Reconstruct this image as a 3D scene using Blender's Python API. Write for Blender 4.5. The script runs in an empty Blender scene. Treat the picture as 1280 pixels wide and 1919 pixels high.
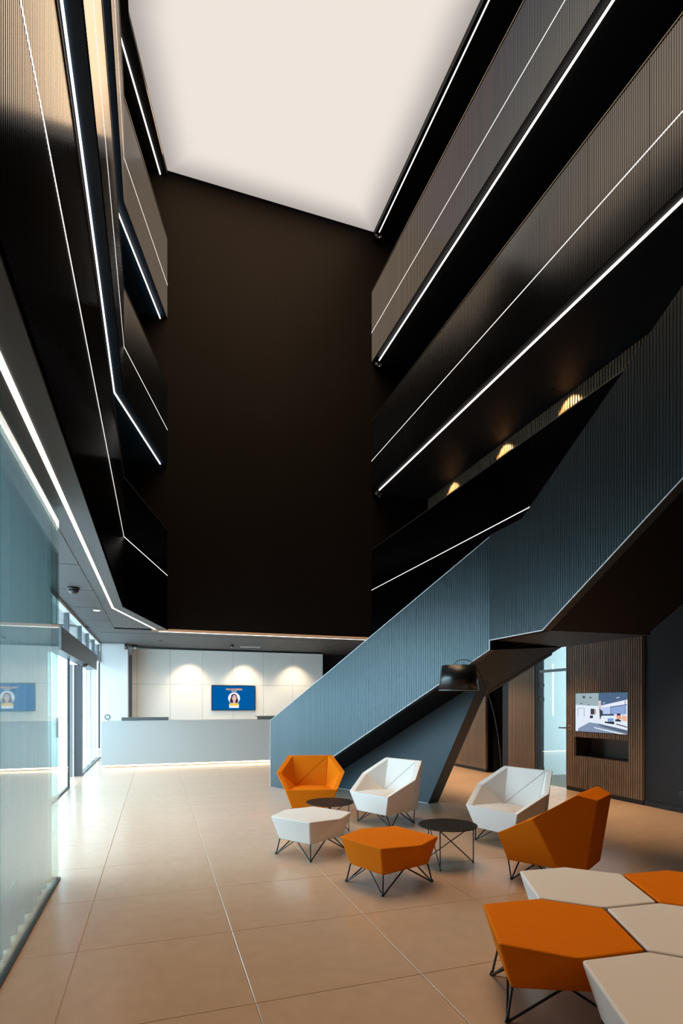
import bpy, bmesh, math, random
from mathutils import Vector, Matrix
random.seed(7)
PI = math.pi
S = bpy.context.scene
C = S.collection

# ------------------------------------------------------------------ camera
F_PX, HORIZON, YAW, EYE, CX = 1034.25, 1318.2, 0.3309, 1.469, 648.0
cam_data = bpy.data.cameras.new('camera')
cam = bpy.data.objects.new('camera', cam_data); C.objects.link(cam)
cam.location = (0, 0, EYE)
cam.rotation_euler = (PI / 2, 0, -YAW)
cam_data.sensor_fit = 'HORIZONTAL'
cam_data.sensor_width = 24.0
cam_data.lens = F_PX / 1280 * 24.0
cam_data.shift_x = -(CX - 640) / 1280
cam_data.shift_y = (HORIZON - 959.5) / 1280
cam_data.clip_start = 0.05; cam_data.clip_end = 300
S.camera = cam

# ------------------------------------------------------------------ exposure, world
S.view_settings.view_transform = 'Standard'
S.view_settings.look = 'None'
S.view_settings.gamma = 1.0
S.view_settings.use_curve_mapping = False
S.view_settings.exposure = 0.0
world = bpy.data.worlds.new('sky'); S.world = world; world.use_nodes = True
wb = world.node_tree.nodes['Background']
wb.inputs[0].default_value = (0.61, 0.85, 1.0, 1); wb.inputs[1].default_value = 10.8
S.cycles.max_bounces = 10; S.cycles.diffuse_bounces = 5; S.cycles.glossy_bounces = 5
S.cycles.transparent_max_bounces = 16
S.cycles.sample_clamp_indirect = 6.0
S.cycles.caustics_reflective = False; S.cycles.caustics_refractive = False

def area(name, loc, rot, sx, sy, energy, color, portal=False):
    l = bpy.data.lights.new(name, 'AREA'); l.shape = 'RECTANGLE'; l.size = sx; l.size_y = sy
    l.energy = energy; l.color = color
    if portal: l.cycles.is_portal = True
    o = bpy.data.objects.new(name, l); o.location = loc; o.rotation_euler = rot; C.objects.link(o)
    return o
# daylight portals in the glazed front (they only steer sampling of the sky)
area('daylight_portal', (-1.60, 11.0, 1.55), (0, -PI / 2, 0), 3.0, 12.0, 1, (1, 1, 1), True)
area('daylight_portal', (-1.60, 3.9, 1.55), (0, -PI / 2, 0), 3.0, 2.5, 1, (1, 1, 1), True)
area('daylight_portal', (9.32, 8.0, 1.55), (0, PI / 2, 0), 3.0, 2.6, 1, (1, 1, 1), True)
# added warm fill light under the luminous ceiling, stronger than its visible glow
CEILING_GLOW = 0.86
area('ceiling_fill', (2.3, 7.3, 13.19), (0, 0, 0), 4.9, 10.2, 1030, (1.0, 0.65, 0.36))

# ------------------------------------------------------------------ materials
def mat(name, col, rough=.5, metal=0., spec=.5, emit=None, estr=0., noise=None, bump=None, coat=0., sheen=0.):
    m = bpy.data.materials.new(name); m.use_nodes = True
    nt = m.node_tree; b = nt.nodes['Principled BSDF']
    b.inputs['Base Color'].default_value = (*col, 1)
    b.inputs['Roughness'].default_value = rough
    b.inputs['Metallic'].default_value = metal
    b.inputs['Specular IOR Level'].default_value = spec
    if coat: b.inputs['Coat Weight'].default_value = coat
    if sheen: b.inputs['Sheen Weight'].default_value = sheen
    if emit: b.inputs['Emission Color'].default_value = (*emit, 1); b.inputs['Emission Strength'].default_value = estr
    if noise or bump:
        tc = nt.nodes.new('ShaderNodeTexCoord')
    if noise:
        scale, amount, stretch = noise
        mp = nt.nodes.new('ShaderNodeMapping'); mp.inputs['Scale'].default_value = stretch
        nz = nt.nodes.new('ShaderNodeTexNoise'); nz.inputs['Scale'].default_value = scale; nz.inputs['Detail'].default_value = 6
        hs = nt.nodes.new('ShaderNodeMapRange'); hs.inputs['To Min'].default_value = 1 - amount; hs.inputs['To Max'].default_value = 1 + amount
        hs.inputs['From Min'].default_value = .25; hs.inputs['From Max'].default_value = .75
        mx = nt.nodes.new('ShaderNodeVectorMath'); mx.operation = 'SCALE'; mx.inputs[0].default_value = col
        nt.links.new(tc.outputs['Object'], mp.inputs[0]); nt.links.new(mp.outputs[0], nz.inputs['Vector'])
        nt.links.new(nz.outputs[0], hs.inputs[0]); nt.links.new(hs.outputs[0], mx.inputs['Scale'])
        nt.links.new(mx.outputs[0], b.inputs['Base Color'])
    if bump:
        scale, strength, dist = bump
        nz = nt.nodes.new('ShaderNodeTexNoise'); nz.inputs['Scale'].default_value = scale; nz.inputs['Detail'].default_value = 4
        bp = nt.nodes.new('ShaderNodeBump'); bp.inputs['Strength'].default_value = strength; bp.inputs['Distance'].default_value = dist
        nt.links.new(tc.outputs['Object'], nz.inputs['Vector']); nt.links.new(nz.outputs[0], bp.inputs['Height'])
        nt.links.new(bp.outputs[0], b.inputs['Normal'])
    return m

def emissive(name, col, strength):
    m = bpy.data.materials.new(name); m.use_nodes = True; nt = m.node_tree
    for n in list(nt.nodes): nt.nodes.remove(n)
    e = nt.nodes.new('ShaderNodeEmission'); e.inputs[0].default_value = (*col, 1); e.inputs[1].default_value = strength
    o = nt.nodes.new('ShaderNodeOutputMaterial'); nt.links.new(e.outputs[0], o.inputs[0])
    return m

def glass(name, tint=(.88, .95, .95), ior=1.5, gloss=(1, 1, 1)):
    m = bpy.data.materials.new(name); m.use_nodes = True; nt = m.node_tree
    for n in list(nt.nodes): nt.nodes.remove(n)
    t = nt.nodes.new('ShaderNodeBsdfTransparent'); t.inputs[0].default_value = (*tint, 1)
    g = nt.nodes.new('ShaderNodeBsdfGlossy'); g.inputs[0].default_value = (*gloss, 1); g.inputs['Roughness'].default_value = 0.0
    lw = nt.nodes.new('ShaderNodeLayerWeight'); lw.inputs[0].default_value = .5
    pw_ = nt.nodes.new('ShaderNodeMath'); pw_.operation = 'POWER'; pw_.inputs[1].default_value = 5.0; nt.links.new(lw.outputs['Facing'], pw_.inputs[0])
    f = nt.nodes.new('ShaderNodeMapRange'); r0 = ((ior - 1) / (ior + 1)) ** 2; f.inputs['To Min'].default_value = r0; nt.links.new(pw_.outputs[0], f.inputs[0])
    mx = nt.nodes.new('ShaderNodeMixShader'); o = nt.nodes.new('ShaderNodeOutputMaterial')
    nt.links.new(f.outputs[0], mx.inputs[0]); nt.links.new(t.outputs[0], mx.inputs[1]); nt.links.new(g.outputs[0], mx.inputs[2])
    nt.links.new(mx.outputs[0], o.inputs[0])
    return m

M = {}
M['tile'] = mat('floor_tile', (.54, .39, .28), .22, spec=1.0, noise=(7.0, .05, (1, 1.6, 1)), bump=(40, .04, .01))
M['grout'] = mat('grout', (.42, .33, .25), .8)
M['bronze'] = mat('bronze_cladding', (.042, .047, .056), .17, metal=1.0)
M['bronze'].node_tree.nodes['Principled BSDF'].inputs['Specular Tint'].default_value = (.27, .285, .31, 1)
M['core'] = mat('dark_core', (.012, .011, .011), .6)
M['soffit'] = mat('black_soffit', (.006, .006, .008), .55, spec=.3)
M['soffit_blue'] = mat('blue_reflection_soffit', (.008, .030, .065), .5, spec=.4)  # dark soffit with the blue window reflection put into its colour
M['backwall'] = mat('dark_brown_wall', (.0060, .0047, .0042), .55, spec=.03, noise=(.7, .12, (1, 1, .4)))
M['dark_wall'] = mat('dark_navy_wall', (.014, .018, .025), .55, spec=.3)
M['black_wall'] = mat('black_recess', (.006, .006, .007), .7)
M['navy_glass'] = mat('dark_office_glass', (.004, .012, .03), .06, spec=.6)
M['grey_ceiling'] = mat('grey_ceiling', (.085, .088, .09), .6, spec=.3)
M['stair'] = mat('blue_grey_cladding', (.048, .064, .071), .36, metal=.75, spec=.5)
M['stair_flat'] = mat('blue_grey_plain', (.030, .052, .066), .5, spec=.35)
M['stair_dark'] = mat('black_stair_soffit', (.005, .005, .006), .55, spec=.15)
M['edge'] = mat('pale_edge_trim', (.55, .58, .60), .4, metal=.3)
M['white_panel'] = mat('white_panel', (.78, .77, .74), .45)
M['white_paint'] = mat('white_paint', (.58, .59, .60), .6)
M['desk'] = mat('desk_white', (.41, .43, .43), .4)
M['screen_grey'] = mat('pale_grey_face', (.50, .52, .58), .3)
M['desk_grey'] = mat('desk_grey', (.12, .125, .12), .5)
M['led'] = emissive('led_white', (1.0, .92, .84), 2.4)
M['led_soft'] = emissive('led_line', (1.0, .93, .87), 1.5)
M['led_warm'] = emissive('led_warm', (1.0, .74, .46), 9.0)
M['lamp_disc'] = emissive('lamp_disc', (1.0, .85, .65), 3.0)
M['orange'] = mat('orange_fabric', (.72, .185, .006), .9, spec=.05, bump=(900, .25, .001))
M['cream'] = mat('white_fabric', (.76, .73, .70), .9, spec=.15, bump=(900, .25, .001), sheen=.1)
M['black'] = mat('black_metal', (.010, .010, .011), .38, spec=.5)
M['lamp_black'] = mat('satin_black', (.008, .009, .011), .30, metal=.0, spec=.5)
M['table'] = mat('black_brown_top', (.012, .0095, .008), .5, spec=.25)
M['walnut'] = mat('walnut_slat', (.205, .140, .094), .5, noise=(6, .28, (3, 3, .25)))
M['niche'] = mat('dark_walnut', (.055, .036, .024), .5, noise=(5, .3, (1, 1, .3)))
M['glass'] = glass('clear_glass')
M['glass_clear'] = glass('clear_entrance_glass', (.97, .99, .99))
M['glass_office'] = glass('tinted_office_glass', (.84, .76, .72))
M['glass_tint'] = glass('tinted_outer_glass', (.74, .76, .77))
M['glass_green'] = glass('clear_glass_wall', (.86, .95, .94), 1.52)
M['frame'] = mat('grey_frame', (.11, .125, .135), .4, metal=.4)
M['frame_dark'] = mat('dark_frame', (.035, .04, .045), .4, metal=.3)
M['copper'] = mat('bronze_trim', (.55, .34, .20), .35, metal=.5)
M['pave'] = mat('pale_paving', (.78, .79, .80), .8)
M['bark'] = mat('bark', (.10, .07, .05), .9)
M['leaf'] = mat('leaf', (.10, .22, .06), .6)
M['lens'] = mat('lens', (.6, .6, .62), .15, metal=.6)
M['room_white'] = mat('pale_room', (.72, .80, .82), .7)
M['room_floor'] = mat('grey_carpet', (.20, .20, .19), .9)
def curtain_mat():
    m = bpy.data.materials.new('sheer_curtain'); m.use_nodes = True; nt = m.node_tree
    for n in list(nt.nodes): nt.nodes.remove(n)
    d = nt.nodes.new('ShaderNodeBsdfDiffuse'); d.inputs[0].default_value = (.70, .73, .74, 1)
    t = nt.nodes.new('ShaderNodeBsdfTranslucent'); t.inputs[0].default_value = (.50, .55, .57, 1)
    mx = nt.nodes.new('ShaderNodeMixShader'); mx.inputs[0].default_value = .30
    o = nt.nodes.new('ShaderNodeOutputMaterial')
    nt.links.new(d.outputs[0], mx.inputs[1]); nt.links.new(t.outputs[0], mx.inputs[2]); nt.links.new(mx.outputs[0], o.inputs[0])
    return m
M['curtain'] = curtain_mat()

# ------------------------------------------------------------------ helpers
def mesh(name, verts, faces, m):
    me = bpy.data.meshes.new(name); me.from_pydata([tuple(v) for v in verts], [], faces); me.validate()
    if m: me.materials.append(m)
    return me
def link(name, me, parent=None, loc=None, rz=None):
    o = bpy.data.objects.new(name, me); C.objects.link(o)
    if parent: o.parent = parent
    if loc is not None: o.location = loc
    if rz is not None: o.rotation_euler = (0, 0, rz)
    return o
def tag(o, label=None, cat=None, group=None, kind=None):
    if label: o['label'] = label
    if cat: o['category'] = cat
    if group: o['group'] = group
    if kind: o['kind'] = kind
    return o
def empty(name, loc=(0, 0, 0), rz=0):
    o = bpy.data.objects.new(name, None); o.empty_display_size = .1; C.objects.link(o)
    o.location = loc; o.rotation_euler = (0, 0, rz); return o
class MB:
    def __init__(s): s.v = []; s.f = []
    def add(s, vs, fs):
        n = len(s.v); s.v += [tuple(v) for v in vs]; s.f += [tuple(i + n for i in f) for f in fs]; return s
    def box(s, x0, x1, y0, y1, z0, z1):
        return s.add([(x0, y0, z0), (x1, y0, z0), (x1, y1, z0), (x0, y1, z0), (x0, y0, z1), (x1, y0, z1), (x1, y1, z1), (x0, y1, z1)],
                     [(0, 3, 2, 1), (4, 5, 6, 7), (0, 1, 5, 4), (1, 2, 6, 5), (2, 3, 7, 6), (3, 0, 4, 7)])
    def prism(s, poly, z0, z1):                     # plan polygon (counter-clockwise), extruded
        n = len(poly)
        return s.add([(x, y, z0) for x, y in poly] + [(x, y, z1) for x, y in poly],
                     [tuple(range(n - 1, -1, -1)), tuple(range(n, 2 * n))] + [(i, (i + 1) % n, (i + 1) % n + n, i + n) for i in range(n)])
    def rod(s, a, b, r=.006, n=8, r2=None):
        a = Vector(a); b = Vector(b); d = (b - a).normalized(); r2 = r if r2 is None else r2
        u = d.orthogonal().normalized(); w = d.cross(u)
        vs = []
        for p, q in ((a, r), (b, r2)):
            for k in range(n):
                t = 2 * PI * k / n; vs.append(p + (u * math.cos(t) + w * math.sin(t)) * q)
        return s.add(vs, [(k, (k + 1) % n, (k + 1) % n + n, k + n) for k in range(n)] + [tuple(range(n - 1, -1, -1)), tuple(range(n, 2 * n))])
    def tube(s, pts, r, n=8):
        for a, b in zip(pts, pts[1:]): s.rod(a, b, r, n)
        return s
    def lathe(s, prof, n=32, c=(0, 0)):             # profile [(r,z)] round the z axis
        vs = []; fs = []
        for r, z in prof:
            for k in range(n):
                t = 2 * PI * k / n; vs.append((c[0] + r * math.cos(t), c[1] + r * math.sin(t), z))
        for i in range(len(prof) - 1):
            for k in range(n):
                a = i * n + k; b = i * n + (k + 1) % n; fs.append((a, b, b + n, a + n))
        if prof[0][0] > 1e-6: fs.append(tuple(range(n - 1, -1, -1)))
        if prof[-1][0] > 1e-6: fs.append(tuple((len(prof) - 1) * n + k for k in range(n)))
        return s.add(vs, fs)
    def build(s, name, m, parent=None, loc=None, rz=None, smooth=False, bevel=0., seg=2):
        me = mesh(name, s.v, s.f, m)
        bm = bmesh.new(); bm.from_mesh(me)
        bmesh.ops.recalc_face_normals(bm, faces=bm.faces); bm.to_mesh(me); bm.free()
        if smooth: me.shade_smooth() if hasattr(me, 'shade_smooth') else None
        o = link(name, me, parent, loc, rz)
        if bevel:
            b = o.modifiers.new('round', 'BEVEL'); b.width = bevel; b.segments = seg; b.limit_method = 'ANGLE'; b.angle_limit = math.radians(12); b.harden_normals = True
            me.shade_smooth()
        return o
def structure(name, mb, m, label=None, parent=None, **k):
    o = mb.build(name, m, parent, **k)
    if not parent: tag(o, label, None, None, 'structure')
    return o
def offset_path(path, d):                            # offset an open polyline to its left by d
    out = []
    for i, p in enumerate(path):
        ns = []
        if i > 0: a = Vector(p) - Vector(path[i - 1]); ns.append(Vector((-a.y, a.x)).normalized())
        if i < len(path) - 1: a = Vector(path[i + 1]) - Vector(p); ns.append(Vector((-a.y, a.x)).normalized())
        n = sum(ns, Vector((0, 0))).normalized(); n = n / max(.3, n.dot(ns[0]))
        out.append((p[0] + n.x * d, p[1] + n.y * d))
    return out
def ribbon(path, w0, w1, z0, z1):                    # solid following a polyline between two offsets
    mb = MB(); a = offset_path(path, w0); b = offset_path(path, w1)
    for i in range(len(path) - 1):
        mb.prism([a[i], a[i + 1], b[i + 1], b[i]], z0, z1)
    return mb

# ================================================================== SETTING
ZC = 3.10                 # ground floor soffit
ZTOP = 13.215             # luminous ceiling
YB = 12.80                # tall back wall
XR = 5.08                 # parapets above the staircase
XG = 6.65                 # back of the galleries on that side
XF = -1.47                # glazed front
LEFT = [(-.52, -4.5), (-.52, 10.05), (.232, YB)]
RIGHT = [(XR, YB), (XR, -4.5)]

# floor: a grout bed with every tile laid on it
floor = structure('floor', MB().box(XF - .1, 9.4, -4.6, 20.0, -.12, -.006), M['grout'], 'large square tan stone tiles with thin joints')
bm = bmesh.new(); bmesh.ops.create_cube(bm, size=1)
bmesh.ops.scale(bm, vec=(.8965, .8965, .05), verts=bm.verts)
bmesh.ops.bevel(bm, geom=[e for e in bm.edges if all(v.co.z > 0 for v in e.verts)], offset=.0022, segments=1, affect='EDGES')
tile_me = bpy.data.meshes.new('tile'); bm.to_mesh(tile_me); bm.free(); tile_me.materials.append(M['tile'])
for i in range(-2, 8):
    for j in range(-5, 18):
        t = link('tile', tile_me, floor, (-.4398 + .9 * i + .45, 2.701 + .9 * j + .45, -.025))
        t.rotation_euler = (0, 0, random.choice((0, PI / 2, PI, -PI / 2)))

# luminous ceiling
lum = [(-.44, 2.0), (-.44, 10.05), (.235, YB - .02), (5.12, YB - .02), (5.12, 2.0)]
def lum_mat():
    m = bpy.data.materials.new('luminous_membrane'); m.use_nodes = True; nt = m.node_tree
    for n in list(nt.nodes): nt.nodes.remove(n)
    N = nt.nodes.new
    g = N('ShaderNodeNewGeometry'); sp = N('ShaderNodeSeparateXYZ'); nt.links.new(g.outputs['Position'], sp.inputs[0])
    def mth(op, a, b=None):
        k = N('ShaderNodeMath'); k.operation = op
        for i, q in enumerate((a, b)):
            if q is None: continue
            if isinstance(q, (int, float)): k.inputs[i].default_value = q
            else: nt.links.new(q, k.inputs[i])
        return k.outputs[0]
    d1 = mth('SUBTRACT', 5.12, sp.outputs[0]); d2 = mth('SUBTRACT', YB, sp.outputs[1]); d3 = mth('ADD', sp.outputs[0], .44)
    d4 = mth('MULTIPLY', mth('ADD', mth('ADD', sp.outputs[0], .44), mth('MULTIPLY', mth('SUBTRACT', 10.05, sp.outputs[1]), .245)), .97)
    d = mth('MINIMUM', mth('MINIMUM', d1, d2), mth('MINIMUM', d3, d4))
    mr = N('ShaderNodeMapRange'); mr.interpolation_type = 'SMOOTHERSTEP'
    mr.inputs['From Min'].default_value = -.25; mr.inputs['From Max'].default_value = .85
    mr.inputs['To Min'].default_value = .40; mr.inputs['To Max'].default_value = CEILING_GLOW
    nt.links.new(d, mr.inputs[0])
    e = N('ShaderNodeEmission'); e.inputs[0].default_value = (1.0, .91, .84, 1); nt.links.new(mr.outputs[0], e.inputs[1])
    o = N('ShaderNodeOutputMaterial'); nt.links.new(e.outputs[0], o.inputs[0])
    return m
M['lum'] = lum_mat()
mb = MB(); mb.prism(lum, ZTOP, ZTOP + .02)
o = mb.build('luminous_ceiling', M['lum']); tag(o, 'huge luminous white ceiling panel over the dark atrium', 'ceiling light')
structure('ceiling', MB().box(-2.2, 7.0, -4.6, 20.0, ZTOP + .04, ZTOP + .3), M['soffit'], 'black ceiling around the luminous panel')
mb = MB()
mb.box(5.12, 7.0, -4.6, YB, ZTOP - .13, ZTOP + .04).prism([(-2.2, -4.6), (-.44, -4.6), (-.44, 10.05), (.235, YB), (-2.2, YB)], ZTOP - .10, ZTOP + .04).box(-.44, 5.12, -4.6, 2.0, ZTOP - .1, ZTOP + .04)
structure('trim_1', mb, M['soffit'], 'black frame around the luminous ceiling panel')

# tall back wall made of big panels with hair joints, from the reception soffit up
bw = structure('wall_back', MB().box(-2.2, 7.0, YB + .02, YB + .22, ZC, ZTOP + .04), M['core'], 'tall blank dark brown wall above the reception')
xs = [-2.2, .2, 1.43, 2.66, 3.89, 5.12, 7.0]; zs = [ZC, 5.6, 8.1, 10.6, ZTOP + .03]
for a, b in zip(xs, xs[1:]):
    MB().box(a + .001, b - .001, YB, YB + .03, ZC + .002, ZTOP + .03).build('panel', M['backwall'], bw)
o = MB().box(.25, 5.06, YB - .008, YB + .02, ZC - .028, ZC + .01).build('light_line', emissive('painted_copper_glow', (1.0, .56, .30), .42))  # copper underside, no lamp: the strip light on it is painted as emission
tag(o, 'copper edge with a painted glow under the tall blank back wall', 'light strip')
o = structure('trim_2', MB().box(-.1, 6.6, YB + .025, YB + .24, ZC - .02, ZC), M['copper'], 'thin bronze strip under the tall back wall')

# outer closing walls
structure('wall_right', MB().box(XG + .42, XG + .6, -4.6, 20.0, 3.2, ZTOP + .1), M['black_wall'], 'black rear wall of the upper galleries')
structure('wall_front', MB().box(-2.2, 7.2, -4.75, -4.6, -.1, ZTOP + .1), M['black_wall'], 'dark wall closing the atrium')
structure('wall_end', MB().box(-2.2, 9.4, 20.0, 20.2, -.1, ZTOP), M['black_wall'], 'dark end wall behind the reception')
structure('wall_left', MB().box(-2.2, -2.05, -4.6, 20.0, ZC + .2, ZTOP + .1), M['black_wall'], 'dark outer wall of the upper storeys')

# dark office windows in the recesses above the glazed front
k = 0
for z0, z1 in ((5.2, 6.7), (8.4, 9.95), (11.7, 13.1)):
    w = empty('window_3'); w.name = 'window_%d' % (3 + k); tag(w, 'dark blue office glazing behind the parapets', None, None, 'structure'); k += 1
    for y in range(-4, 13, 2):
        MB().box(-1.50, -1.47, y, y + 1.94, z0, z1).build('pane', M['navy_glass'], w)

# ---------------------------------------------------------------- parapets with ribbed cladding
def rib_mesh(w, hgt, pitch=.03, depth=.004):
    vs = []; fs = []; x = 0; prof = []
    n = max(1, round(w / pitch)); p = w / n
    for i in range(n):
        x = i * p
        prof += [(x + p * .10, 0), (x + p * .20, -depth), (x + p * .80, -depth), (x + p * .90, 0)]
    prof = [(0.002, 0)] + prof + [(w - .002, 0)]
    prof = [(0.002, .02)] + prof + [(w - .002, .02)]
    for x, y in prof: vs += [(x, y, 0), (x, y, hgt)]
    for i in range(len(prof) - 1): fs.append((2 * i, 2 * i + 2, 2 * i + 3, 2 * i + 1))
    return mesh('cladding_panel', vs, fs, M['bronze'])
rib_cache = {}
def clad(root, a, b, z0, z1, w=.93):
    a = Vector(a); b = Vector(b); L = (b - a).length; n = round(L / w); w = L / n
    key = (round(w, 3), round(z1 - z0, 3))
    if key not in rib_cache: rib_cache[key] = rib_mesh(w, z1 - z0)
    d = (b - a) / L
    for i in range(n):
        p = a + d * (w * i)
        link('cladding_panel', rib_cache[key], root, (p.x, p.y, z0), math.atan2(d.y, d.x))
LEVELS = [(3.10, 5.29, 4.29, 'lowest'), (6.735, 8.50, 7.505, 'middle'), (9.97, 11.72, 10.70, 'top')]
for z0, z1, zl, word in LEVELS:
    # right-hand side: outward normal is -x, so walk from the back to the front
    core = ribbon(RIGHT, .02, .14, z0 + .02, z1 - .005)
    w = core.build('parapet_wall', M['core']); tag(w, word + ' ribbed bronze gallery parapet above the staircase', None, None, 'structure')
    clad(w, RIGHT[0], RIGHT[1], z0, z1)
    MB().box(XR - .012, XR + .15, -4.5, YB, z1 - .006, z1 + .012).build('coping', M['core'], w)
    led = MB().box(XR - .007, XR + .005, -4.4, YB, zl - .006, zl + .006).build('light_line', M['led_soft'])
    tag(led, 'thin white light line along the %s parapet above the staircase' % word, 'light strip', 'light lines set in the parapets')
    # glazed-front side, with its kink towards the back wall
    core = ribbon(LEFT, .02, .14, z0 + .02, z1 - .005)
    w = core.build('parapet_wall', M['core']); tag(w, word + ' ribbed bronze gallery parapet above the glazed front', None, None, 'structure')
    R = LEFT
    clad(w, R[0], R[1], z0, z1); clad(w, R[1], R[2], z0, z1)
    ribbon(LEFT, -.012, .15, z1 - .006, z1 + .012).build('coping', M['core'], w)
    led = ribbon(LEFT, -.007, .005, zl - .006, zl + .006).build('light_line', M['led_soft'])
    tag(led, 'thin white light line along the %s parapet above the glazed front' % word, 'light strip', 'light lines set in the parapets')
# gallery slabs: their soffits carry the recessed light strips
SLABL = [(-2.2, -4.5), (-.53, -4.5), (-.53, 10.05), (.225, YB), (-2.2, YB)]
k = 0
for z0, z1 in ((6.735, 7.3), (9.97, 10.5)):
    structure('slab_ceiling', MB().box(XR + .01, XG + .42, -4.5, YB, z0 + .002, z1), M['soffit'], 'black soffit of the gallery above the staircase')
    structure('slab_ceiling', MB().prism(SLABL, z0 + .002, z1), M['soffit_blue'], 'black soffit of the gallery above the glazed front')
for z, word in ((6.70, 'lower'), (9.90, 'middle'), (ZTOP - .15, 'upper')):
    o = MB().box(5.188, 5.212, -4.4, YB - .2, z + .016, z + .036 if z < 12 else z + .02).build('led_strip', M['led'])
    tag(o, '%s bright light strip recessed under the gallery edge above the staircase' % word, 'light strip', 'recessed light strips')
    P = [(-.67, -4.4), (-.67, 10.1), (.085, YB - .01)]
    o = ribbon(P, -.010, .010, z + .018, z + .036 if z < 12 else z + .05).build('led_strip', M['led'])
    tag(o, '%s bright light strip recessed under the gallery edge above the glazed front' % word, 'light strip', 'recessed light strips')
    # small spotlights at the back end of each strip
    s = empty('spotlight_cluster', (5.18, YB - .16, z - .08)); tag(s, 'three small black spotlights at the back end of the %s strip above the staircase' % word, 'spotlight', 'spotlights by the strips')
    for dx, dy, dz in ((-.05, 0, 0), (.03, -.02, -.05), (.09, .03, .03)):
        MB().rod((dx, dy, dz), (dx - .02, dy - .06, dz - .01), .022, 12).build('spot_head', M['black'], s)
        MB().rod((dx - .02, dy - .061, dz - .01), (dx - .0205, dy - .064, dz - .0103), .013, 12).build('lens', M['lens'], s)
    MB().box(-.06, .1, .02, .05, -.01, .11).build('bracket', M['black'], s)

# ---------------------------------------------------------------- ground-floor ceilings
lowL = [(-1.50, -4.5), (-.54, -4.5), (-.54, 10.05), (.225, YB + .02), (-1.50, YB + .02)]
gc = structure('ceiling_low', MB().prism(lowL, ZC, ZC + .25).box(-1.50, 7.0, YB + .02, 20.0, ZC, ZC + .25), M['grey_ceiling'], 'dark grey soffit over the glazed front and the reception')
# shallow ceiling panels
for i in range(9):
    y = -.6 + i * 1.55
    MB().box(-1.34, -.86, y, y + 1.53, ZC - .006, ZC + .001).build('ceiling_panel', M['grey_ceiling'], gc)
for i in range(5):
    MB().box(-1.2 + i * 1.5, .28 + i * 1.5, 13.75, 16.6, ZC - .006, ZC + .001).build('ceiling_panel', M['grey_ceiling'], gc)
structure('ceiling_gallery', MB().box(XR + .01, XG + .6, -4.5, YB, ZC, ZC + 1.0), M['soffit'], 'black soffit under the lowest gallery')
LEDP = [(-.70, -4.4), (-.70, 10.20), (.075, 13.20), (6.5, 13.20)]
o = ribbon(LEDP, -.017, .017, ZC - .008, ZC - .0005).build('led_strip', M['led'])
tag(o, 'bright light strip in the grey soffit running along the glazed front to the reception', 'light strip', 'recessed light strips')

# ---------------------------------------------------------------- reception wall
rw = structure('wall_reception', MB().box(-.66, 5.06, 17.02, 17.3, 0, 3.05), M['core'], 'white panelled wall behind the reception desk')
xs = [-.66, -.52, .385, 1.305, 2.216, 3.144, 4.061, 4.99, 5.06]
for a, b in zip(xs, xs[1:]):
    for z0, z1 in ((0.0, 2.03), (2.03, 3.05)):
        MB().box(a + .003, b - .003, 17.0, 17.03, z0 + .003, z1 - .003).build('panel', M['white_panel'], rw)
structure('wall_pier', MB().box(-1.43, -.735, 16.2, 17.02, 0, ZC), M['white_paint'], 'white pier between the glazed front and the reception wall')
structure('wall_corridor', MB().box(5.06, 9.4, 17.6, 17.8, 0, ZC), M['black_wall'], 'black corridor wall beside the white reception panels')

# reception screen
def screen_root(loc, rz, w, hgt, label):
    s = empty('wall_screen', loc, rz); tag(s, label, 'screen')
    mb = MB().box(-w / 2, w / 2, 0, .05, 0, hgt); mb.build('housing', M['black'], s)
    return s
E_ = {}
def glow(col, st=1.0):
    k = (col, st)
    if k not in E_: E_[k] = emissive('screen_colour', col, st)
    return E_[k]
def flat(root, name, pts, col, y, st=1.0):
    o = link(name, mesh(name, [(x, y, z) for x, z in pts], [tuple(range(len(pts)))], glow(col, st)), next((c for c in root.children if c.name.startswith('picture')), root)); return o
def disc(cx, cz, rx, rz_, n=40): return [(cx + rx * math.cos(2 * PI * k / n), cz + rz_ * math.sin(2 * PI * k / n)) for k in range(n)]
s = screen_root((2.225, 16.945, 1.258), 0, 1.316, .759, 'blue welcome screen on the white reception wall')
q = 1.316 / 870          # zoom pixels to metres
def U(x, y): return ((x - 610) * q, .759 - (y - 145) * q)
flat(s, 'picture', [U(190, 635), U(1030, 635), U(1030, 160), U(190, 160)], (.0, .105, .36), -.002)
flat(s, 'portrait_disc', disc(*U(617, 403), 118 * q, 118 * q), (.93, .90, .93), -.004)
hair = [(560, 500), (530, 470), (540, 430), (555, 390), (560, 350), (580, 325), (610, 315), (645, 320), (668, 345), (680, 390), (695, 430), (702, 470), (670, 505)]
flat(s, 'hair', [U(*p) for p in hair], (.07, .025, .05), -.005)
flat(s, 'neck', [U(*p) for p in ((590, 515), (598, 455), (640, 455), (650, 515))], (.75, .50, .45), -.006)
flat(s, 'face', disc(*U(621, 400), 42 * q, 62 * q), (.78, .58, .58), -.007)
for ex in (603, 640):
    flat(s, 'eye', disc(*U(ex, 385), 9 * q, 5 * q, 12), (.10, .04, .08), -.008)
    flat(s, 'eyebrow', [U(ex - 11, 372), U(ex + 11, 372), U(ex + 9, 366), U(ex - 9, 366)], (.12, .05, .08), -.008)
flat(s, 'nose', [U(617, 412), U(627, 412), U(622, 392)], (.55, .34, .36), -.008)
flat(s, 'mouth', disc(*U(621, 432), 15 * q, 5 * q, 16), (.55, .16, .22), -.008)
flat(s, 'name_card', [U(520, 597), U(712, 597), U(712, 510), U(520, 510)], (.95, .95, .95), -.0055)
flat(s, 'name_band', [U(528, 552), U(704, 552), U(704, 508), U(528, 508)], (1.0, .62, .05), -.0085)
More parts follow.
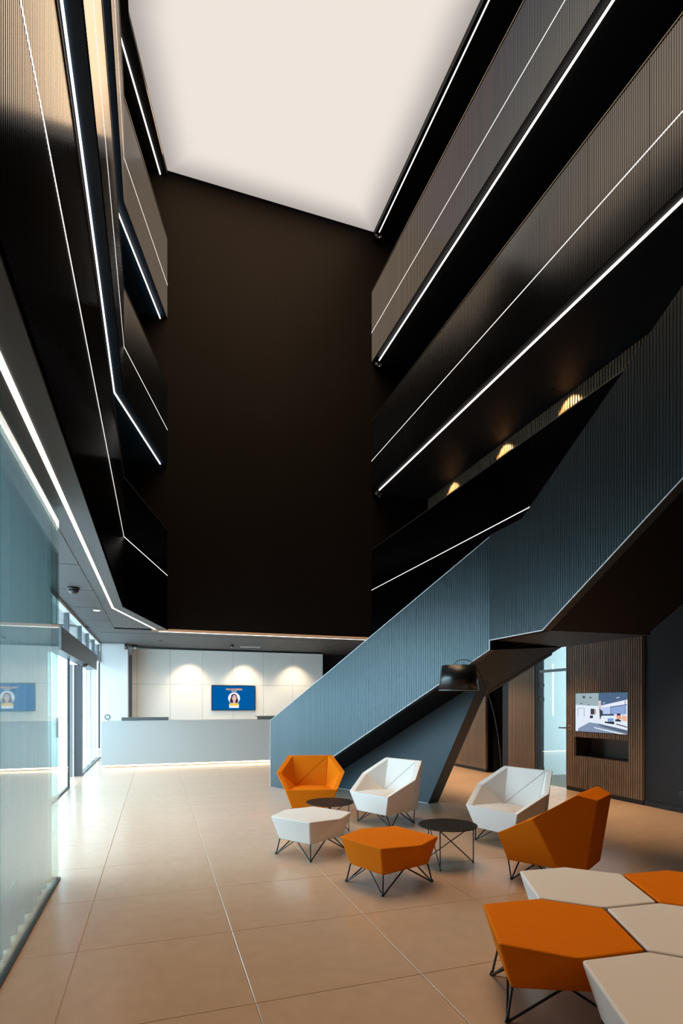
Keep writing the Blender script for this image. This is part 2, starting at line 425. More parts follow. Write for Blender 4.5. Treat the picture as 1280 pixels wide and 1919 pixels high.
flat(s, 'subtitle', [U(565, 268), U(670, 268), U(670, 258), U(565, 258)], (.85, .9, .95), -.004)
def text(root, body, size, x, y, z, col, st=1.0):
    cu = bpy.data.curves.new('lettering', 'FONT'); cu.body = body; cu.size = size; cu.align_x = 'CENTER'; cu.extrude = .0005; cu.offset = .0022
    tmp = bpy.data.objects.new('lettering', cu); C.objects.link(tmp)
    dg = bpy.context.evaluated_depsgraph_get(); me = bpy.data.meshes.new_from_object(tmp.evaluated_get(dg))
    bpy.data.objects.remove(tmp)
    me.materials.clear(); me.materials.append(glow(col, st))
    o = link('lettering', me, root, (x, y, z)); o.rotation_euler = (PI / 2, 0, 0); return o
t = text(s, 'WILLKOMMEN', .092, U(617, 0)[0], -.005, U(0, 243)[1], (1.0, .50, .16))
sc = 325 * q / max(.01, t.dimensions.x); t.scale = (sc, sc * 1.02, 1)
# portrait label strip: unreadable small print in the photo, two tone only

# ---------------------------------------------------------------- glazed front
fr = empty('window_1', (XF, 0, 0)); tag(fr, 'glazed front with sliding entrance and clerestory panes', None, None, 'structure')
for y in (9.0, 10.70, 12.42, 13.71, 14.95, 16.17):
    MB().box(-.05, .03, y - .03, y + .03, 2.62, ZC).build('mullion', M['frame'], fr)
for y in (7.4, 5.9, 14.1, 15.25):
    MB().box(-.05, .02, y - .025, y + .025, 0.05, 2.62 if 9 < y else ZC).build('mullion', M['white_paint'], fr)
MB().box(-.06, .05, 5.16, 16.2, ZC - .05, ZC).build('head_rail', M['white_paint'], fr)
MB().box(-.05, .04, 5.16, 9.6, 0, .03).build('sill_rail', M['frame'], fr)
MB().box(-.05, .04, 12.4, 16.2, 0, .03).build('sill_rail', M['frame'], fr)
MB().box(-.05, .03, 14.1, 16.2, 2.57, 2.63).build('transom', M['white_paint'], fr)
yy = [9.0, 10.70, 12.42, 13.71, 14.95, 16.17]
for a, b in zip(yy, yy[1:]): MB().box(-.012, 0, a + .03, b - .03, 2.63, ZC - .05).build('pane', M['glass_clear'], fr)
for a, b in ((5.2, 5.875), (5.925, 7.375), (7.425, 9.0)): MB().box(-.012, 0, a, b, .03, ZC - .05).build('pane', M['glass_clear'], fr)
for a, b in ((12.5, 14.07), (14.13, 15.22), (15.28, 16.18)): MB().box(-.012, 0, a, b, .03, 2.25 if b < 14.1 else 2.57).build('pane', M['glass_clear'], fr)
dr = empty('door_1', (XF, 0, 0)); tag(dr, 'open automatic sliding glass entrance door under a grey operator box', None, None, 'structure')
MB().box(-.04, .16, 9.0, 14.1, 2.25, 2.60).build('operator_box', M['frame'], dr, bevel=.006)
MB().lathe([(.0, 2.19), (.05, 2.20), (.075, 2.235), (.08, 2.25)], 20, (.12, 12.0)).build('motion_sensor', M['black'], dr, smooth=True)
MB().box(.01, .022, 9.1, 10.72, .02, 2.25).build('door_pane', M['glass'], dr)
MB().box(.0, .035, 10.70, 10.76, .0, 2.25).build('door_stile', M['frame_dark'], dr)
MB().box(.0, .035, 9.1, 10.7, .0, .025).build('door_rail', M['frame_dark'], dr)
MB().box(-.10, .05, 12.28, 12.42, .0, 2.25).build('door_stile', M['frame_dark'], dr)
MB().box(-.17, -.11, 12.2, 12.26, .0, 2.25).build('door_stile', M['frame'], dr)
MB().box(.03, .06, 9.35, 9.38, .95, 1.25).build('door_handle', M['frame_dark'], dr)

# curtained glass wall in front of it
gw = empty('window_2', (-.77, 0, 0)); tag(gw, 'frameless glass wall with a curtain hanging behind it', None, None, 'structure')
for a, b in ((-4.4, -2.5), (-2.497, -.55), (-.547, 1.38), (1.383, 3.33), (3.333, 5.15)):
    MB().box(-.012, 0, a, b, .02, ZC + .001).build('pane', M['glass_green'], gw)
MB().box(-.70, -.014, 5.138, 5.15, .02, ZC + .001).build('pane', M['glass_green'], gw)
MB().box(-.022, .012, -4.4, 5.155, 0, .016).build('floor_channel', M['frame_dark'], gw)
MB().box(-.70, -.022, 5.125, 5.155, 0, .022).build('floor_channel', M['frame_dark'], gw)
# glazing behind the curtain
fw = empty('window_6', (XF, 0, 0)); tag(fw, 'outer glazing behind the curtain', None, None, 'structure')
for y in (2.66, 3.33, 5.15):
    MB().box(-.05, .02, y - .03, y + .03, 0, ZC).build('mullion', M['frame'], fw)
structure('wall_light_stop', MB().box(XF - .15, XF, -4.6, 2.63, -.02, ZC), M['room_white'], 'unseen pale wall added to block daylight behind the near end of the curtain')  # unseen wall, extended to cut daylight through the near curtain
for a, b in ((2.66, 3.33), (3.33, 5.15)):
    MB().box(-.012, 0, a + .03, b - .03, 0.0, ZC).build('pane', M['glass_tint'], fw)
# curtain
vs = []; fs = []; ny = 620; y0, y1 = -4.2, 5.04; ZZ = (.045, 1.0, 2.0, ZC - .03)
for i in range(ny + 1):
    y = y0 + (y1 - y0) * i / ny
    for k, z in enumerate(ZZ):
        a = .034 + .009 * math.sin(y * 1.7) ; ph = y * 2 * PI / .175 + .8 * math.sin(y * 2.3) + .12 * k * math.sin(y * 5)
        vs.append((-.842 + a * math.sin(ph) + .006 * math.sin(y * 9.1 + k), y + .012 * math.cos(ph * .5), z))
n = len(ZZ)
for i in range(ny):
    for k in range(n - 1): fs.append((i * n + k, (i + 1) * n + k, (i + 1) * n + k + 1, i * n + k + 1))
me = mesh('curtain', vs, fs, M['curtain']); me.shade_smooth()
cu = link('curtain', me); tag(cu, 'white floor-length wave curtain hanging behind the glass wall', 'curtain')
MB().box(-.865, -.815, y0, y1 + .03, ZC - .03, ZC).build('curtain_rail', M['white_paint'], cu)

# outside: pale paving and two trees
structure('ground', MB().box(-40, XF - .1, -30, 70, -.16, -.02), M['pave'], 'pale paving outside the entrance')
structure('canopy_ceiling', MB().box(-2.4, XF - .05, -4.6, 19.0, ZC + .02, ZC + .2), M['white_paint'], 'pale canopy over the entrance')
def tree(x, y, hgt, r, label):
    t = empty('tree', (x, y, -.02)); tag(t, label, 'tree', 'trees outside the entrance')
    mb = MB().rod((0, 0, 0), (0, 0, hgt * .55), .09, 10, .05)
    for k in range(6):
        a = k * 1.05; mb.rod((0, 0, hgt * (.3 + .04 * k)), (r * .6 * math.cos(a), r * .6 * math.sin(a), hgt * (.5 + .06 * k)), .03, 6, .012)
    mb.build('trunk', M['bark'], t)
    vs = []; fs = []; rnd = random.Random(int(x * 100 + y))
    for k in range(1500):
        while True:
            p = Vector((rnd.uniform(-1, 1), rnd.uniform(-1, 1), rnd.uniform(-1, 1)))
            if .25 < p.length < 1: break
        c = Vector((p.x * r, p.y * r, hgt * .58 + p.z * hgt * .42)); u = Vector((rnd.gauss(0, 1), rnd.gauss(0, 1), rnd.gauss(0, 1))).normalized(); w = u.orthogonal().normalized()
        L = rnd.uniform(.08, .15); n0 = len(vs)
        vs += [c - u * L, c + w * L * .5, c + u * L, c - w * L * .5]; fs.append((n0, n0 + 1, n0 + 2, n0 + 3))
    tag(link('foliage', mesh('foliage', vs, fs, M['leaf']), t), kind='stuff')
tree(-5.0, 24.5, 5.5, 1.0, 'nearer green tree outside seen through the glass corner')
tree(-7.4, 27.5, 6.0, 1.3, 'farther green tree outside beyond the curtain')

# ---------------------------------------------------------------- wall with slats, screen and glass door under the gallery
wr = structure('wall_navy', MB().box(XG + .02, XG + .18, -4.5, 6.12, 0, ZC), M['dark_wall'], 'dark navy wall beside the slatted panel')
structure('baseboard_right', MB().box(XG, XG + .03, -4.5, 6.12, 0, .075), M['dark_wall'], 'dark navy skirting along the wall')
def slats(root, ya, yb, z0, z1, pitch=.0415, w=.024):
    n = int((yb - ya) / pitch + .5); p = (yb - ya) / n
    for i in range(n):
        y = ya + p * (i + .5)
        yield y
        link('slat', slat_mesh(w, round(z1 - z0, 4)), root, (XG, y, z0))
slat_cache = {}
def slat_mesh(w, hgt):
    if (w, hgt) not in slat_cache:
        mb = MB().box(-.03, .022, -w / 2, w / 2, 0, hgt); slat_cache[(w, hgt)] = mesh('slat', mb.v, mb.f, M['walnut'])
    return slat_cache[(w, hgt)]
def slat_wall(ya, yb, label, niche=None, base=.07):
    mb = MB()
    if niche:
        na, nb, nz0, nz1 = niche
        for a, b, z0, z1 in ((ya, na, 0, ZC), (nb, yb, 0, ZC), (na, nb, 0, nz0), (na, nb, nz1, ZC)): mb.box(XG + .02, XG + .045, a, b, z0, z1)
    else: mb.box(XG + .02, XG + .045, ya, yb, 0, ZC)
    r = structure('slat_wall', mb, M['black_wall'], label)
    n = int((yb - ya) / .0415 + .5); p = (yb - ya) / n
    for i in range(n):
        y = ya + p * (i + .5)
        segs = [(base, ZC)]
        if niche and niche[0] - .012 < y < niche[1] + .012: segs = [(base, niche[2] - .004), (niche[3] + .004, ZC)]
        for z0, z1 in segs: link('slat', slat_mesh(.024, round(z1 - z0, 4)), r, (XG, y, z0))
    MB().box(XG - .012, XG + .03, ya, yb, 0, base - .004).build('plinth', M['black_wall'], r)
    return r
sw = slat_wall(6.13, 7.70, 'walnut slat wall carrying the picture screen', (6.372, 7.47, .597, .912))
mb = MB()
mb.box(XG + .30, XG + .32, 6.36, 7.48, .585, .925).box(XG - .025, XG + .31, 6.36, 6.372, .585, .925).box(XG - .025, XG + .31, 7.47, 7.482, .585, .925)
mb.box(XG - .025, XG + .31, 6.36, 7.48, .585, .597).box(XG - .025, XG + .31, 6.36, 7.48, .912, .924)
mb.build('niche', M['niche'], sw)
slat_wall(8.52, 9.33, 'narrow walnut slat panel beyond the glass door')
structure('wall_navy', MB().box(XG, XG + .12, 9.33, 9.56, 0, ZC), M['dark_wall'], 'narrow dark navy strip beside the slats')
structure('wall_recess', MB().box(XG + .5, XG + .6, 9.5, 10.2, 0, ZC), M['black_wall'], 'black recess between two slat panels')
slat_wall(10.13, 12.75, 'walnut slat panel behind the staircase support')
structure('wall_inner', MB().box(XG + .06, XG + .16, 10.13, 20.0, 0, ZC).box(XG + .06, XG + .16, 8.50, 9.56, 0, ZC).box(XG + .06, XG + .6, 9.46, 9.56, 0, ZC).box(XG + .06, XG + .6, 10.13, 10.2, 0, ZC), M['black_wall'], 'dark wall behind the slat panels')
# switch plate and floor socket
t = empty('switch_plate', (XG - .03, 7.593, 1.06)); tag(t, 'small square copper rimmed switch plate on the slats beside the picture screen', 'switch')
MB().box(-.008, 0, -.037, .037, -.037, .037).build('rim', M['copper'], t); MB().box(-.011, -.007, -.028, .028, -.028, .028).build('rocker', M['niche'], t)
t = empty('wall_socket', (XG + .02, 5.50, .255)); tag(t, 'black double socket low on the dark navy wall', 'socket')
MB().box(-.012, 0, -.09, .09, -.045, .045).build('plate', M['black'], t, bevel=.003)
for yy_ in (-.045, .045): MB().rod((-.0125, yy_, 0), (-.0135, yy_, 0), .022, 16).build('outlet', M['frame_dark'], t)

# picture screen
tv = screen_root((XG - .035, 6.922, 1.0), -PI / 2, 1.10, .643, 'screen showing a bright office interior on the slat wall')
def V(x, y): return ((x - 180) / 855 * 1.10 - .55, .643 - (y - 155) / 650 * .643)
pics = [
 ('picture', [(192, 795), (1025, 795), (1025, 165), (192, 165)], (.80, .88, 1.0)),
 ('print', [(192, 165), (585, 165), (585, 372), (200, 355), (192, 350)], (.36, .47, .50)),
 ('print', [(585, 165), (1025, 165), (1025, 272), (622, 365), (585, 300)], (.085, .15, .26)),
 ('print', [(240, 750), (430, 640), (600, 655), (1025, 735), (1025, 795), (230, 795)], (.24, .32, .46)),
 ('print', [(560, 655), (1025, 735), (1025, 790), (640, 700)], (.11, .15, .22)),
 ('print', [(500, 712), (640, 735), (1020, 798), (900, 798), (520, 730)], (.9, .92, .98)),
 ('print', [(630, 375), (1020, 285), (1020, 500), (640, 505)], (.52, .64, .92)),
 ('print', [(780, 390), (985, 355), (985, 495), (780, 500)], (.30, .42, .72)),
 ('print', [(632, 372), (1020, 285), (1020, 340), (640, 400)], (.85, .88, 1.0)),
 ('print', [(585, 285), (625, 285), (630, 580), (602, 585)], (.72, .60, .62)),
 ('print', [(600, 405), (632, 440), (655, 450), (655, 520), (632, 535), (610, 590)], (.05, .06, .10)),
 ('print', [(232, 408), (345, 408), (345, 413), (240, 413), (240, 545), (235, 545)], (.10, .12, .16)),
 ('print', [(343, 408), (350, 408), (350, 540), (343, 540)], (.10, .12, .16)),
 ('print', [(455, 415), (520, 418), (520, 510), (457, 512)], (.06, .06, .09)),
 ('print', [(522, 425), (546, 427), (546, 503), (522, 506)], (.60, .40, .20)),
 ('print', [(445, 528), (497, 526), (497, 568), (445, 574)], (.03, .035, .05)),
 ('print', [(990, 290), (998, 288), (998, 490), (990, 492)], (.03, .05, .12)),
 ('print', [(780, 382), (1022, 345), (1022, 354), (780, 392)], (.03, .05, .12)),
 ('print', [(776, 380), (784, 380), (784, 500), (776, 500)], (.05, .08, .18)),
 ('print', [(640, 500), (830, 495), (830, 520), (640, 525)], (.04, .06, .12)),
 ('print', [(690, 600), (740, 615), (835, 612), (835, 655), (690, 638)], (.02, .025, .04)),
 ('print', [(735, 565), (822, 562), (822, 608), (735, 612)], (.20, .34, .70)),
 ('print', [(875, 485), (925, 485), (930, 515), (875, 515)], (.05, .02, .03)),
 ('print', [(862, 515), (930, 515), (945, 570), (880, 580)], (.80, .38, .25)),
 ('print', [(945, 510), (1022, 520), (1022, 605), (950, 590)], (.85, .50, .35)),
 ('print', [(848, 580), (890, 570), (940, 590), (930, 610), (850, 605)], (.02, .03, .08)),
 ('print', [(865, 640), (1022, 680), (1022, 695), (865, 655)], (.05, .02, .02)),
 ('print', [(640, 560), (700, 570), (735, 620), (640, 600)], (.88, .9, .95)),
 ('print', [(325, 205), (365, 208), (365, 252), (328, 248)], (.08, .10, .11)),
 ('print', [(440, 225), (475, 227), (475, 247), (440, 245)], (.08, .10, .11)),
 ('print', [(290, 322), (315, 322), (315, 340), (290, 340)], (.08, .10, .11)),
 ('print', [(415, 352), (442, 352), (442, 366), (415, 366)], (.08, .10, .11)),
 ('print', [(865, 245), (915, 232), (912, 242), (870, 252)], (.9, .95, 1.0)),
 ('print', [(660, 322), (698, 314), (696, 323), (664, 329)], (.9, .95, 1.0)),
]
for i, (nm, pts, col) in enumerate(pics): flat(tv, nm, [V(*p) for p in pts], col, -.002 - .0003 * i, .95)

# glass door
gd = empty('door_2', (XG, 0, 0)); tag(gd, 'glass office door with dark frame and black patch hinges', None, None, 'structure')
MB().box(-.02, .10, 8.42, 8.515, 0, ZC).build('door_frame', M['dark_wall'], gd)
MB().box(-.01, .06, 7.70, 8.42, 2.03, 2.075).build('transom', M['frame'], gd)
MB().box(.02, .03, 7.71, 8.40, .012, 2.03).build('door_pane', M['glass'], gd)
MB().box(.02, .03, 7.71, 8.42, 2.075, ZC).build('fanlight_pane', M['glass'], gd)
for z in (1.80, 1.54, .27): MB().box(-.01, .06, 8.36, 8.46, z - .035, z + .035).build('hinge', M['black'], gd)
MB().rod((-.04, 7.74, 1.05), (.07, 7.74, 1.05), .012, 10).rod((-.04, 7.74, 1.05), (-.04, 7.86, 1.05), .010, 10).build('door_handle', M['black'], gd)
# daylit room behind it
structure('floor_office', MB().box(XG + .1, 9.3, 6.4, 9.45, -.005, .004), M['room_floor'], 'grey carpet of the office behind the glass door')
structure('wall_office', MB().box(XG + .1, 9.3, 9.30, 9.45, 0, ZC).box(XG + .34, 9.3, 6.3, 6.4, 0, ZC), M['room_white'], 'pale walls of the office behind the glass door')
structure('ceiling_office', MB().box(XG + .1, 9.4, 6.3, 9.45, ZC - .06, ZC + .15), M['room_white'], 'pale ceiling of the office behind the glass door')
ow = empty('window_7', (9.25, 0, 0)); tag(ow, 'office window with white horizontal rails', None, None, 'structure')
for z0, z1, m in ((0, .06, 'white_paint'), (.62, .70, 'white_paint'), (.78, .82, 'white_paint'), (1.32, 1.40, 'white_paint'), (1.47, 1.52, 'white_paint')):
    MB().box(-.05, .05, 6.4, 9.3, z0, z1).build('rail', M[m], ow)
MB().box(0, .01, 6.4, 9.3, 0, ZC - .06).build('pane', M['glass_office'], ow)

# slatted wall and downlights on the lowest gallery
gs = structure('slat_wall', MB().box(XG + .02, XG + .06, 4.0, YB, 4.1, 6.735), M['black_wall'], 'walnut slat wall lit by three downlights behind the lowest parapet')
n = int((YB - 4.0) / .06)
for i in range(n):
    y = 4.0 + .06 * (i + .5); key = ('g',)
    if key not in slat_cache:
        mb = MB().box(-.03, .022, -.018, .018, 0, 2.63); slat_cache[key] = mesh('slat', mb.v, mb.f, M['walnut'])
    link('slat', slat_cache[key], gs, (XG, y, 4.10))

def spot(name, loc, target, watts, col, angle=60, blend=.5, size=.03):
    l = bpy.data.lights.new(name, 'SPOT'); l.energy = watts; l.color = col; l.spot_size = math.radians(angle); l.spot_blend = blend; l.shadow_soft_size = size
    o = bpy.data.objects.new(name, l); o.location = loc
    o.rotation_euler = (Vector(target) - Vector(loc)).to_track_quat('-Z', 'Y').to_euler(); C.objects.link(o); return o
def downlight(x, y, z, label, group=None, r=.04):
    t = empty('downlight', (x, y, z)); tag(t, label, 'downlight', group)
    MB().lathe([(r, -.006), (r, 0), (r * .8, 0), (r * .8, -.006)], 20).build('ring', M['black'], t)
    MB().lathe([(0, -.003), (r * .78, -.003)], 20).build('lamp', M['lamp_disc'], t)
WARM = (1.0, .62, .28)
for y, word in ((11.47, 'behind the light line end'), (9.45, 'in the middle of the row'), (7.61, 'nearest the stair panel')):
    downlight(6.28, y, 6.735, 'small recessed lamp over the gallery slats, ' + word, 'gallery lamps')
    spot('gallery_spot', (6.40, y, 6.715), (6.60, y, 6.33), 60, WARM, 96, .3)
for x in (.92, 2.53, 4.10):
    downlight(x, 16.35, ZC, {.92: 'ceiling spot lighting the white panels towards the pier', 2.53: 'ceiling spot lighting the white panels above the welcome screen', 4.10: 'ceiling spot lighting the white panels near the staircase'}[x], 'reception ceiling spots')
    spot('reception_spot', (x, 16.35, ZC - .02), (x, 16.98, 1.35), 115, (1.0, .76, .50), 80, .8)
for x in (.1, 1.9, 3.7):
    downlight(x, 15.0, ZC - .006, {.1: 'soffit lamp over the desk end by the pier', 1.9: 'soffit lamp over the middle of the reception desk', 3.7: 'soffit lamp over the desk behind the staircase'}[x], 'lamps over the reception desk', .05)
    spot('desk_spot', (x, 15.0, ZC - .03), (x, 15.3, 0), 60, (1.0, .86, .70), 150, .5)
for y in (5.3, 7.3, 9.0, 10.8, 12.2):
    downlight(5.85, y, ZC, {5.3: 'soffit lamp in front of the navy wall', 7.3: 'soffit lamp in front of the picture screen', 9.0: 'soffit lamp in front of the glass door', 10.8: 'soffit lamp by the black recess', 12.2: 'soffit lamp at the far end of the slats'}[y], 'lamps under the lowest gallery', .05)
    spot('gallery_floor_spot', (5.85, y, ZC - .02), (5.85, y, 0), 330 if y < 8 else 380, (1.0, .64, .34), 72, 1.0)

# ---------------------------------------------------------------- ceiling fittings
t = empty('dome_camera', (-1.094, 8.55, ZC - .006)); tag(t, 'black dome camera on the grey soffit near the glass corner', 'camera')
MB().lathe([(.075, 0), (.08, -.02), (.075, -.035)], 28).build('ring', M['black'], t); MB().lathe([(.07, -.035), (.062, -.065), (.04, -.088), (0, -.095)], 28).build('dome', M['lamp_black'], t, smooth=True)
t = empty('ceiling_lamp', (-.983, 10.52, ZC - .006)); tag(t, 'flat round white lamp in the grey soffit', 'downlight')
MB().lathe([(.06, -.004), (.065, 0)], 24).build('ring', M['white_paint'], t); MB().lathe([(0, -.006), (.055, -.006)], 24).build('lamp', M['lamp_disc'], t)
t = empty('dome_camera', (-.561, 16.35, ZC)); tag(t, 'black dome camera on the soffit beside the white pier', 'camera')
MB().lathe([(.065, 0), (.07, -.05), (.066, -.07)], 24).build('ring', M['black'], t); MB().lathe([(.062, -.07), (.04, -.115), (0, -.13)], 24).build('dome', M['lens'], t, smooth=True)
t = empty('wall_speaker', (-.78, 16.12, ZC)); tag(t, 'small black box camera at the top edge of the white pier', 'camera')
MB().box(-.03, .03, -.08, .08, -.16, 0).build('housing', M['black'], t, bevel=.004); MB().rod((0, -.081, -.12), (0, -.086, -.12), .02, 16).build('lens', M['lens'], t)
t = empty('ceiling_sensor', (1.99, 15.5, ZC - .006)); tag(t, 'small black presence sensor on the soffit before the white panels', 'sensor')
MB().lathe([(.045, 0), (.05, -.045), (.04, -.06)], 20).build('body', M['black'], t); MB().lathe([(.035, -.06), (.02, -.085), (0, -.09)], 20).build('lens', M['lens'], t, smooth=True)
t = empty('air_vent', (2.56, 15.9, ZC - .006)); tag(t, 'pale slotted air vent in the soffit above the welcome screen', 'vent')
MB().box(-.28, .28, -.12, -.09, -.012, 0).box(-.28, .28, .09, .12, -.012, 0).box(-.28, -.26, -.09, .09, -.012, 0).box(.26, .28, -.09, .09, -.012, 0).build('frame', M['edge'], t)
for k in range(5): MB().box(-.26, .26, -.075 + k * .035, -.06 + k * .035, -.010, -.002).build('blade', M['edge'], t)

# ---------------------------------------------------------------- reception desk
dk = empty('reception_desk', (0, 13.63, 0)); tag(dk, 'long white reception desk with a glowing base line', 'desk')
MB().box(-1.175, 6.0, 0, .03, .055, 1.045).build('front_panel', M['desk'], dk)
MB().box(-1.175, 6.0, -.006, .82, 1.035, 1.06).build('worktop', M['desk'], dk, bevel=.003)
MB().box(-1.175, -1.145, .03, .80, .055, 1.036).build('side_panel', M['desk'], dk)
MB().box(-1.10, 5.9, .10, .75, 0, .055).build('plinth', M['desk_grey'], dk)
MB().box(-1.15, 5.95, .03, .05, .02, .05).build('light_line', M['led_warm'], dk)
t = empty('desk_riser', (-.245, 14.05, 1.06)); tag(t, 'long dark grey riser on the desk in front of the white pier', 'desk riser', 'dark risers on the reception desk')
MB().box(-.53, .53, -.01, .30, .05, .075).build('shelf', M['desk_grey'], t); MB().box(-.53, .53, 0, .02, 0, .05).build('front', M['desk_grey'], t)
t = empty('desk_riser', (3.0, 14.05, 1.06)); tag(t, 'dark grey riser on the desk beside the staircase panel', 'desk riser', 'dark risers on the reception desk')
MB().box(-.56, .56, -.01, .30, .06, .085).build('shelf', M['desk_grey'], t); MB().box(-.56, .56, 0, .02, 0, .06).build('front', M['desk_grey'], t)
t = empty('round_display', (-1.07, 13.95, 1.06)); tag(t, 'small round grey device on a stem at the end of the reception desk', 'device')
MB().lathe([(.05, 0), (.05, .008)], 20).rod((0, 0, .008), (0, 0, .03), .012, 10).build('stand', M['lens'], t)
MB().rod((0, -.012, .09), (0, .012, .09), .066, 28).build('ring', M['frame'], t)
MB().rod((0, -.016, .09), (0, -.011, .09), .042, 28).build('face', M['screen_grey'], t)

# ================================================================== STAIRCASE
P0 = Vector((1.916, 9.679)); D = Vector((.4, -.9165)).normalized(); N = Vector((-D.y, D.x))       # N points to the far side of the stair
W_ST = 1.42
st = empty('staircase', (P0.x, P0.y, 0)); tag(st, 'blue-grey ribbed staircase with a landing rising through the atrium', 'staircase')
def sheet(name, origin, d, poly, m, parent, pitch=.03, depth=.0035, out=-1):
    """ribbed sheet filling polygon poly [(s,z)] (convex in s) on the vertical plane through origin along d"""
    s0 = min(p[0] for p in poly); s1 = max(p[0] for p in poly)
    def zr(s):
        zz = []
        for (a, za), (b, zb) in zip(poly, poly[1:] + poly[:1]):
            if abs(a - b) < 1e-9:
                if abs(s - a) < 1e-6: zz += [za, zb]
            elif min(a, b) - 1e-6 <= s <= max(a, b) + 1e-6: zz.append(za + (zb - za) * (s - a) / (b - a))
        return min(zz), max(zz)
    n = int((s1 - s0) / pitch); p = (s1 - s0) / n; prof = [(s0, 0)]
    for i in range(n):
        x = s0 + i * p; prof += [(x + p * .1, 0), (x + p * .22, depth), (x + p * .78, depth), (x + p * .9, 0)]
    prof.append((s1, 0)); vs = []; fs = []
    nn = Vector((d.y, -d.x)) * (1 if out > 0 else -1)
    for s, e in prof:
        z0, z1 = zr(min(max(s, s0), s1)); q = origin + d * s + nn * e
        vs += [(q.x, q.y, z0), (q.x, q.y, z1)]
    for i in range(len(prof) - 1): fs.append((2 * i, 2 * i + 2, 2 * i + 3, 2 * i + 1))
    o = link(name, mesh(name, vs, fs, m)); o.parent = parent; o.matrix_parent_inverse = Matrix.Translation(-Vector(parent.location)); return o
def slabpoly(origin, d, poly, t, side):
    """solid of polygon [(s,z)] with thickness t along the plane's normal"""
    nn = Vector((d.y, -d.x)) * side; n = len(poly); vs = []
    for off in (0, t):
        for s, z in poly: q = origin + d * s + nn * off; vs.append((q.x, q.y, z))
    return vs, [tuple(range(n)), tuple(range(2 * n - 1, n - 1, -1))] + [(i, i + n, (i + 1) % n + n, (i + 1) % n) for i in range(n)]
def wpart(name, mb, m, parent=st, **k):
    o = mb.build(name, m, None, **k); o.parent = parent; o.matrix_parent_inverse = Matrix.Translation(-Vector(parent.location)); return o
def edge_strip(poly, origin, d, closed, out, w=.012):
    mb = MB(); nn = Vector((d.y, -d.x)) * out
    pts = []
    for s, z in poly: q = origin + d * s + nn * .004; pts.append(Vector((q.x, q.y, z)))
    for a, b in zip(pts, pts[1:]): mb.rod(a, b, w * .5, 6)
    return mb
L1 = 4.474
front1 = [(0, 0), (.45, 0), (L1, 2.10), (L1, 3.425), (0, 1.168)]
# outward of the visible panel is towards -N
sheet('flight_panel', P0, D, front1, M['stair'], st, out=1)
mb = MB(); mb.add(*slabpoly(P0 + N * .006, D, front1, .09, -1)); wpart('balustrade_core', mb, M['stair_flat'])
wpart('edge_trim', edge_strip([(.45, 0), (L1, 2.10), (L1, 2.21)], P0, D, False, 1), M['edge'])
wpart('edge_trim', edge_strip([(0, 0), (0, 1.168), (L1, 3.425)], P0, D, False, 1, .009), M['edge'])
# far balustrade
back1 = [(0, 0), (.45, 0), (4.52, 2.12), (4.52, 3.45), (0, 1.168)]
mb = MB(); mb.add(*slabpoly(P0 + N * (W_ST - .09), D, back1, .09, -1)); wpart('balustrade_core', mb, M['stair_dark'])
# soffit of the first flight
def q3(s, n, z): p = P0 + D * s + N * n; return (p.x, p.y, z)
mb = MB(); mb.add([q3(.45, .05, 0), q3(L1, .05, 2.10), q3(4.68, W_ST - .05, 2.21), q3(.45, W_ST - .05, 0), q3(.2, .05, .12), q3(L1, .05, 2.30), q3(4.52, W_ST - .05, 2.32), q3(.2, W_ST - .05, .12)],
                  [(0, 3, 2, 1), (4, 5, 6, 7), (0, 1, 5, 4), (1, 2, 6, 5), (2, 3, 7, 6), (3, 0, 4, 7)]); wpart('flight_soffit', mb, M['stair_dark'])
# treads of the lower flight
for k in range(13):
    s0 = .12 + k * .327; z = .172 * (k + 1)
    mb = MB(); mb.add([q3(s0, .1, z - .04), q3(s0 + .35, .1, z - .04), q3(s0 + .35, W_ST - .1, z - .04), q3(s0, W_ST - .1, z - .04), q3(s0, .1, z), q3(s0 + .35, .1, z), q3(s0 + .35, W_ST - .1, z), q3(s0, W_ST - .1, z)],
                      [(0, 3, 2, 1), (4, 5, 6, 7), (0, 1, 5, 4), (1, 2, 6, 5), (2, 3, 7, 6), (3, 0, 4, 7)]); wpart('tread', mb, M['stair_flat'])
# landing
X2 = 3.705; YL0, YL1 = 5.579, 4.64; X3 = 5.06
pl_ = [(X2 + .02, YL1), (X3, YL1 - .06), (X3, 6.05), (X2 + .05, YL0 + .02)]
wpart('landing', MB().prism(pl_, 2.21, 2.36), M['stair_dark'])
# upper flight: runs towards -y in the plane x = X2
O2 = Vector((X2, YL0)); D2 = Vector((0, -1)); SL = math.tan(math.radians(30.6)); LEN = 4.6; KB = YL0 - YL1; KT = .60
zt = 3.447
front2 = [(0, 2.21), (KB, 2.21), (LEN, 2.21 + (LEN - KB) * SL), (LEN, zt + (LEN - KT) * SL), (KT, zt), (0, zt)]
sheet('flight_panel', O2, D2, front2, M['stair'], st, out=1)
mb = MB(); mb.add(*slabpoly(O2 + Vector((.006, 0)), D2, front2, .09, -1)); wpart('balustrade_core', mb, M['stair_flat'])
wpart('edge_trim', edge_strip([(0, 2.21), (KB, 2.21), (LEN, 2.21 + (LEN - KB) * SL)], O2, D2, False, 1), M['edge'])
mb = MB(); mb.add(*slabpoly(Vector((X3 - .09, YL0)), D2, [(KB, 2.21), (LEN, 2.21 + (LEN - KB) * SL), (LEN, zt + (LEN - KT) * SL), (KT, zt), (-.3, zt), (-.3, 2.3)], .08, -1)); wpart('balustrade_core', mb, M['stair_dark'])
za, zb = 2.212, 2.21 + (LEN - KB) * SL
